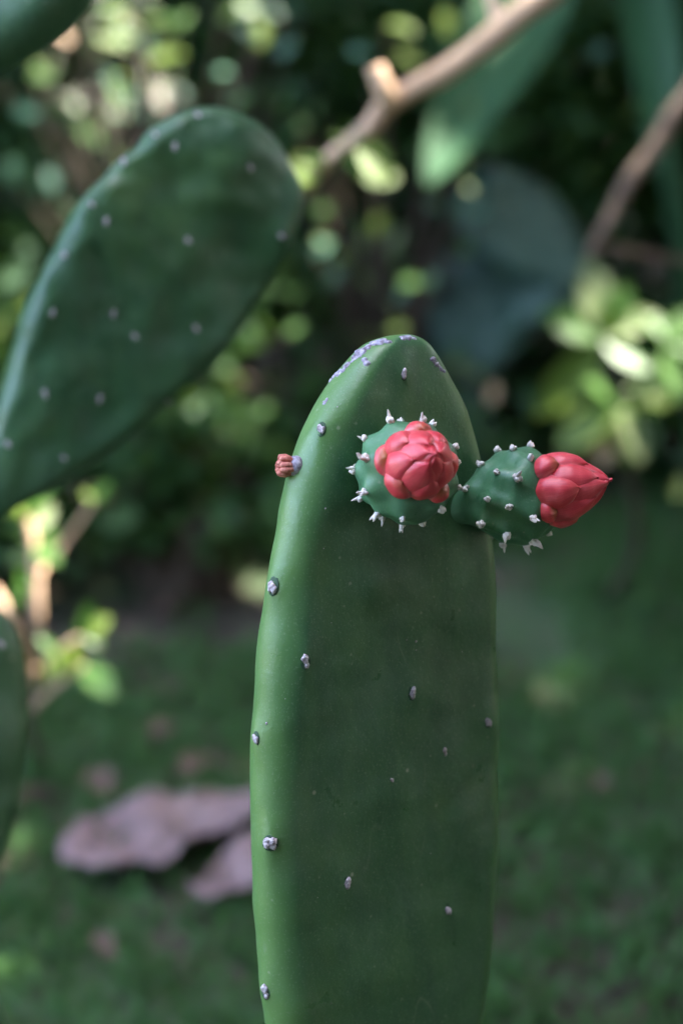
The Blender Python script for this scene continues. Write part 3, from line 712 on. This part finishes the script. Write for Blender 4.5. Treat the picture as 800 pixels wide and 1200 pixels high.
for (x, y, h, r, n, ll) in [(-.62, 2.95, .95, .34, 1500, .055), (-.18, 3.05, .95, .33, 1500, .05), (.22, 3.0, .85, .30, 1400, .05), (.66, 3.1, .95, .36, 1500, .06), (1.15, 2.9, 1.0, .38, 1300, .06),
                            (-1.15, 2.8, 1.05, .40, 1400, .06), (-1.7, 2.7, 1.2, .45, 1200, .07), (1.75, 2.8, 1.2, .45, 1200, .07),
                            (-.9, 3.7, 1.6, .5, 1500, .08), (-.1, 3.8, 1.6, .5, 1500, .08), (.75, 3.8, 1.7, .5, 1500, .08), (1.6, 3.7, 1.7, .55, 1500, .08), (-1.8, 3.6, 1.7, .55, 1500, .08),
                            (-.52, 2.5, .34, .17, 500, .045), (-.22, 2.55, .36, .18, 500, .045), (.5, 2.75, .3, .2, 400, .05), (.05, 2.6, .3, .2, 450, .045), (-.42, 2.3, .22, .17, 420, .04), (-.16, 2.34, .2, .16, 420, .04), (.85, 2.65, .35, .2, 450, .05), (-.38, 2.75, .4, .2, 450, .045), (-.85, 2.45, .4, .2, 500, .05),
                            (-2.6, 3.2, 1.6, .55, 1200, .09), (2.6, 3.2, 1.7, .55, 1200, .09)]:
    shrub(x, y, h, r, n, ll)

# leaves that stand in sun flecks, each on a twig of the nearest shrub
SPOTS = [(130, 48, 'pale', 34), (150, 28, 'pale', 26), (195, 66, 'young', 38), (184, 22, 'young', 26), (215, 22, 'green', 24), (305, 38, 'young', 30), (268, 15, 'young', 26), (55, 86, 'pale', 30),
         (110, 158, 'green', 40), (95, 140, 'green', 28), (275, 116, 'teal', 28), (76, 42, 'dry', 18), (345, 12, 'teal', 24), (470, 30, 'young', 30), (525, 30, 'young', 32), (482, 68, 'young', 34),
         (358, 196, 'young', 40), (446, 206, 'young', 34), (430, 272, 'young', 26), (462, 282, 'pale', 30), (445, 262, 'young', 24), (402, 300, 'young', 18),
         (458, 354, 'pale', 30), (420, 392, 'young', 24), (392, 322, 'teal', 24), (536, 425, 'green', 24), (577, 461, 'dry', 20), (275, 445, 'young', 22), (320, 450, 'young', 28), (345, 385, 'green', 18), (352, 340, 'green', 18),
         (378, 290, 'teal', 22), (0, 386, 'young', 26), (38, 352, 'young', 30), (20, 365, 'green', 24), (110, 582, 'young', 20), (545, 485, 'green', 20), (30, 130, 'teal', 26), (240, 165, 'teal', 22), (160, 100, 'green', 22), (60, 210, 'teal', 26), (15, 200, 'teal', 24),
         (335, 55, 'teal', 26), (420, 60, 'teal', 24), (290, 5, 'green', 24), (700, 60, 'teal', 24), (560, 250, 'teal', 20), (480, 330, 'green', 20), (470, 395, 'green', 18)]
rs_ = random.Random(11); NSP = len(SPOTS)
for k in range(34): SPOTS.append((rs_.uniform(0, 340), rs_.uniform(0, 200), rs_.choice(('green', 'young', 'green', 'teal')), rs_.uniform(14, 28)))
for k in range(26): SPOTS.append((rs_.uniform(350, 560), rs_.uniform(120, 480), rs_.choice(('green', 'young', 'green', 'teal')), rs_.uniform(10, 22)))
for k in range(10): SPOTS.append((rs_.uniform(180, 340), rs_.uniform(430, 600), rs_.choice(('green', 'teal')), rs_.uniform(10, 18)))
for i, (px, py, kind, s) in enumerate(SPOTS):
    dd = 2.42 + .22 * random.random(); c = P(px, py, dd); size = s * K * dd * 1.15
    sh = min(shrubs, key=lambda q: (q['c'] - c).length)
    ang = random.uniform(0, 6.28); dr = (RIGHT * math.cos(ang) + UP * math.sin(ang) * .8 + FWD * random.uniform(-.3, .3)).normalized()
    a = c - dr * size * .5; b = c + dr * size * .5
    leaf_between(sh['t'], a, b, kind, i, clear=0 if kind == 'teal' else (.014 if i < NSP else (.007 if i % 3 == 0 or (i % 2 and px > 345) else 0)))
    core = sh['c'] + Vector((0, 0, -.1)); sp = spline([core, core.lerp(a, .6) + Vector((0, .03, .04)), a], 10)
    sh['stems'].append(tube(sp, np.linspace(.005, .0012, 10), 5))

# unseen tree, its crown shaped to set the shade and sun flecks
tree = thing('shade_tree', Vector((3.0, 1.6, 0)), 'unseen spreading tree with its crown shaped to shade the garden plot', 'tree')
def canopy(n, x0, x1, y0, y1, z0, z1, ll):
    C = np.stack([RNG.uniform(x0, x1, n), RNG.uniform(y0, y1, n), RNG.uniform(z0, z1, n)], 1)
    D = rnd_dir(n) * np.array([1, 1, .5]); N = rnd_dir(n) * .6 + np.array(SUN) * .8
    L = RNG.uniform(.75, 1.25, n) * ll; return C, D, N, L, L * RNG.uniform(.45, .6, n)
cans = [canopy(95000, .1, 4.0, -.6, 5.6, 2.6, 3.4, .075), canopy(14000, -2.4, 4.0, -2.4, -.4, 2.6, 3.4, .13), canopy(9000, -2.0, .3, 1.9, 5.6, 2.6, 3.4, .13)]
TC, TD, TN, TL, TW = [np.concatenate(q) for q in zip(*cans)]
S = np.array(SUN)
def perp(C, p):
    v = C - p; t = v @ S; return t, np.linalg.norm(v - t[:, None] * S, axis=1)
# crown leaves are taken out where a sun fleck should fall ...
keep = np.ones(len(TC), bool)
for (p_, rad) in CLEAR:
    t, d = perp(TC, np.array(p_)); keep &= ~((t > 0) & (d < rad + .24 * TL))
TC, TD, TN, TL, TW = TC[keep], TD[keep], TN[keep], TL[keep], TW[keep]
for sh in shrubs:
    k = np.ones(len(sh['C']), bool)
    for (p_, rad) in CLEAR:
        t, d = perp(sh['C'], np.array(p_)); k &= ~((t > .01) & (d < rad * .7 + .3 * sh['L']))
    # and the leaves in view of the picture do not hide the fleck-lit sprigs
        v = sh['C'] - np.array(CAM); q = np.array(p_) - np.array(CAM); ql = np.linalg.norm(q); qn = q / ql; tt = v @ qn
        dd = np.linalg.norm(v - tt[:, None] * qn, axis=1); k &= ~((tt > 1.2) & (tt < ql - .01) & (dd < .012 + .3 * sh['L']))
    for key in 'CDNLW': sh[key] = sh[key][k]
# ... and leaves are added to close it elsewhere
add = []
pc = np.array([c[0] for c in CLEAR]); pr_ = np.array([c[1] for c in CLEAR])
def plug(p):
    t, d = perp(TC, p)
    if not np.any((t > 0) & (d < .22 * TL)):
        tp, dp = perp(pc, p)
        if (dp - pr_).min() < .012: return
        add.append(p + S * ((3.0 - p[2]) / S[2]))
for y in np.arange(-.1, .26, .012):
    for x in np.arange(-.10, .14, .012): plug(np.array(O0) + np.array([x, 0, y]))
for x in np.arange(-.9, .9, .05):
    for y in np.arange(1.2, 4.0, .05): plug(np.array([x, y, 0.]))
for x in np.arange(-.5, .2, .025):
    for z in np.arange(.3, 1., .025): plug(np.array([x, 1.15, z]))
for (x0_, y0_, x1_, y1_, dd_, stp) in ((500, 20, 660, 210, 2.5, 14), (520, 200, 690, 440, 2.6, 14)):
    for px in range(x0_, x1_, stp):
        for py in range(y0_, y1_, stp):
            if (x0_ == 500) and px + .85 * py < 560: continue
            p = np.array(P(px, py, dd_)); t, d = perp(TC, p)
            if perp(pc, p)[1].min() < .022: continue
            if not np.any((t > 0) & (d < .2 * TL)): add.append(p + S * ((3.0 - p[2]) / S[2]))
if add:
    A_ = np.array(add) + RNG.normal(size=(len(add), 3)) * np.array([.004, .004, .0]); n = len(A_)
    TC = np.concatenate([TC, A_]); TD = np.concatenate([TD, np.cross(rnd_dir(n), S)]); TN = np.concatenate([TN, np.tile(S, (n, 1))])
    TL = np.concatenate([TL, np.full(n, .10)]); TW = np.concatenate([TW, np.full(n, .065)])
crown = leaf_object('crown', *leaves_geo(TC, TD, TN, TL, TW), M['canopy'], tree); crown["kind"] = "stuff"
parts = [tube(spline([(3.0, 1.6, -.1), (3.02, 1.65, 1.2), (2.7, 1.8, 2.3), (2.2, 2.0, 2.9)], 24), np.linspace(.17, .08, 24), 14)]
for e in [(.5, .5, 3.0), (.3, 2.2, 3.0), (.6, 4.2, 3.0), (2.0, 4.6, 3.1), (3.5, 3.5, 3.0), (3.6, .2, 3.0), (1.6, -.2, 3.0), (1.2, 2.6, 3.1)]:
    e = Vector(e); a = Vector((2.55, 1.85, 2.45)); parts.append(tube(spline([a, a.lerp(e, .5) + Vector((0, 0, .2)), e], 14), np.linspace(.06, .012, 14), 8))
V, F = merge(parts); wobj('trunk', V, F, M['bark'], tree)

for sh in shrubs:
    f_ = leaf_object('foliage', *leaves_geo(sh['C'], sh['D'], sh['N'], sh['L'], sh['W']), M['leaf'], sh['t']); f_["kind"] = "stuff"
    V, F = merge(sh['stems']); wobj('stem', V, F, M['twig'], sh['t'])

# tall shrubs added round the plot, out of view, to block sky light
def sky_blocker_shrub(x, y, rx, ry, h, n, label, grp):
    t = thing('sky_blocker_shrub', Vector((x, y, 0)), label, 'shrub', grp)
    z = RNG.uniform(.03, 1, n); an = RNG.uniform(0, 2 * math.pi, n); q = RNG.uniform(.55, 1, n) * (1 - np.abs(z * 2 - 1) ** 7) ** .5 * (1 + .12 * np.sin(3 * an + 5 * z))
    q = np.where(z < .2, q * (.8 + z), q); C = np.stack([x + rx * q * np.cos(an), y + ry * q * np.sin(an), z * h], 1); k = n
    L = RNG.uniform(.1, .16, k)
    o = leaf_object('foliage', *leaves_geo(C, rnd_dir(k), rnd_dir(k) + np.array([0, 0, .5]), L, L * .55), M['canopy'], t); o["kind"] = "stuff"
    parts = [tube(spline([(x + dx * .2, y + dy * .2, -.05), (x + dx * .5, y + dy * .5, h * .4), (x + dx, y + dy, h * .8)], 10), np.linspace(.035, .01, 10), 7) for dx, dy in ((-.3, .1), (.3, .1), (0, -.3), (.1, .25))]
    V, F = merge(parts); wobj('stem', V, F, M['bark'], t)
for (x, y, rx, ry, h, n) in [(1.5, -1.3, 1.0, .6, 3.6, 7000), (2.5, -.2, .7, 1.0, 3.4, 6000), (.3, -1.7, 1.0, .6, 3.6, 7500), (3.0, 3.0, .7, .8, 2.8, 3000), (-.95, -1.75, .95, .6, 3.4, 7000), (-2.1, -1.5, .8, .6, 3.2, 5000), (-1.75, 2.35, .5, .55, 2.7, 4000), (-2.6, 3.0, .7, .7, 3.2, 4500), (-1.2, 4.3, .9, .5, 3.0, 4500), (.4, 4.6, .9, .5, 3.0, 4500), (1.8, 4.4, .8, .5, 3.0, 4500), (2.7, 1.3, .5, .9, 3.0, 3500)]:
    sky_blocker_shrub(x, y, rx, ry, h, n, 'tall dense leafy shrub added at the plot edge to block sky light', 'tall shrubs added to block sky light')

# ------------------------------------------------------------------ ground: dead leaf, litter, grass
outl = [(66, 1012), (95, 990), (120, 968), (150, 958), (200, 945), (250, 938), (330, 942), (350, 962), (300, 985), (255, 998), (225, 1012), (190, 1034), (150, 1026), (110, 1034)]
def ground_leaf(name, outline, label, cat, mat, lift=.03, nz=6):
    pts = [G(x, y, .02) for x, y in outline]; c = sum(pts, Vector()) / len(pts); cen = Vector((c.x, c.y, 0))
    t = None; V, F = [], []
    n = len(pts)
    dense = []
    for i in range(n):
        for k in range(4): dense.append(pts[i].lerp(pts[(i + 1) % n], k / 4))
    m_ = len(dense)
    for j in range(nz + 1):
        f = j / nz
        for q in dense:
            q2 = q + Vector((noise.noise(q * 60), noise.noise(q * 60 + Vector((9, 0, 0))), 0)) * .014; p_ = c.lerp(q2, f); u = (p_.x - c.x)
            z = .012 + lift * (f ** 2) * (.5 + .5 * noise.noise(Vector((p_.x * 14, p_.y * 14, 2)))) + .012 * noise.noise(Vector((p_.x * 34, p_.y * 14, 5))) + .006 * noise.noise(Vector((p_.x * 80, p_.y * 60, 9))) + .008
            V.append(Vector((p_.x, p_.y, gz(p_.x, p_.y) + z)) - cen)
    for j in range(nz):
        for k in range(m_):
            k2 = (k + 1) % m_; F.append((j * m_ + k, j * m_ + k2, (j + 1) * m_ + k2, (j + 1) * m_ + k))
    me = mesh_of(name, V, F, mat); o = obj(name, me, None, cen); md = o.modifiers.new('thick', 'SOLIDIFY'); md.thickness = .0012
    tag(o, label, cat); return o
ground_leaf('dead_leaf', outl, 'large curled greyish-pink dead leaf lying on the dark ground', 'leaf', M['fallen'])
ground_leaf('dead_leaf', [(218, 1048), (240, 1026), (275, 1006), (325, 985), (345, 1000), (310, 1030), (275, 1050), (235, 1062)], 'smaller narrow dead leaf beside the large greyish-pink one', 'leaf', M['fallen'], .02)
LIT = [leaf_mesh('dry_leaf', 1, w, .4, .1, M['litter'], wav=.3) for w in (.5, .4, .6)]
k_ = 0
for (px, py, s) in [(100, 925, .055), (55, 945, .045), (180, 880, .04), (700, 930, .035), (110, 1110, .04), (230, 720, .05), (150, 760, .04), (260, 905, .06), (220, 640, .05)]:
    q = G(px, py); q.z = gz(q.x, q.y) + .014; a = random.uniform(0, 6.28)
    o = obj('dry_leaf', LIT[k_ % 3], None, q, leaf_quat(Vector((math.cos(a), math.sin(a), .05)), Vector((random.uniform(-.3, .3), random.uniform(-.3, .3), 1))), s)
    tag(o, 'small brown dry leaf scattered on the shaded ground', 'leaf', 'dry leaves scattered on the ground'); k_ += 1

ng = 90000; gx = RNG.uniform(-1.3, 1.3, ng); gy = RNG.uniform(1.0, 3.4, ng)
mask = np.array([noise.noise(Vector((x * 3.2, y * 2.4, 8))) + .25 * noise.noise(Vector((x * 12, y * 10, 1))) for x, y in zip(gx, gy)])
kp = mask + RNG.normal(size=ng) * .10 > np.where(gx > .1, -.42, np.where(gy < 1.8, -.6, .05)) + np.where((gy > 2.3) & (gx < .1), .25, 0); gx, gy = gx[kp], gy[kp]; k = len(gx)
GC = np.stack([gx, gy, np.array([gz(a, b) for a, b in zip(gx, gy)]) + .008], 1)
GD = rnd_dir(k) * np.array([.8, .8, .3]) + np.array([0, 0, .55]); GL = RNG.uniform(.015, .034, k)
gr = thing('grass', Vector((0, 2, 0)), 'low patchy green grass covering the shaded ground', 'grass') if False else None
V, T3, T4 = leaves_geo(GC + GD * (GL * .4)[:, None], GD, rnd_dir(k), GL, GL * .13)
gob = bpy.data.objects.new('tmp', None); ORG['tmp'] = Vector((0, 0, 0))
o = leaf_object('grass', V, T3, T4, M['grass'], gob); o.parent = None; bpy.data.objects.remove(gob)
tag(o, 'low patchy green grass covering the shaded ground', 'grass', kind='stuff')
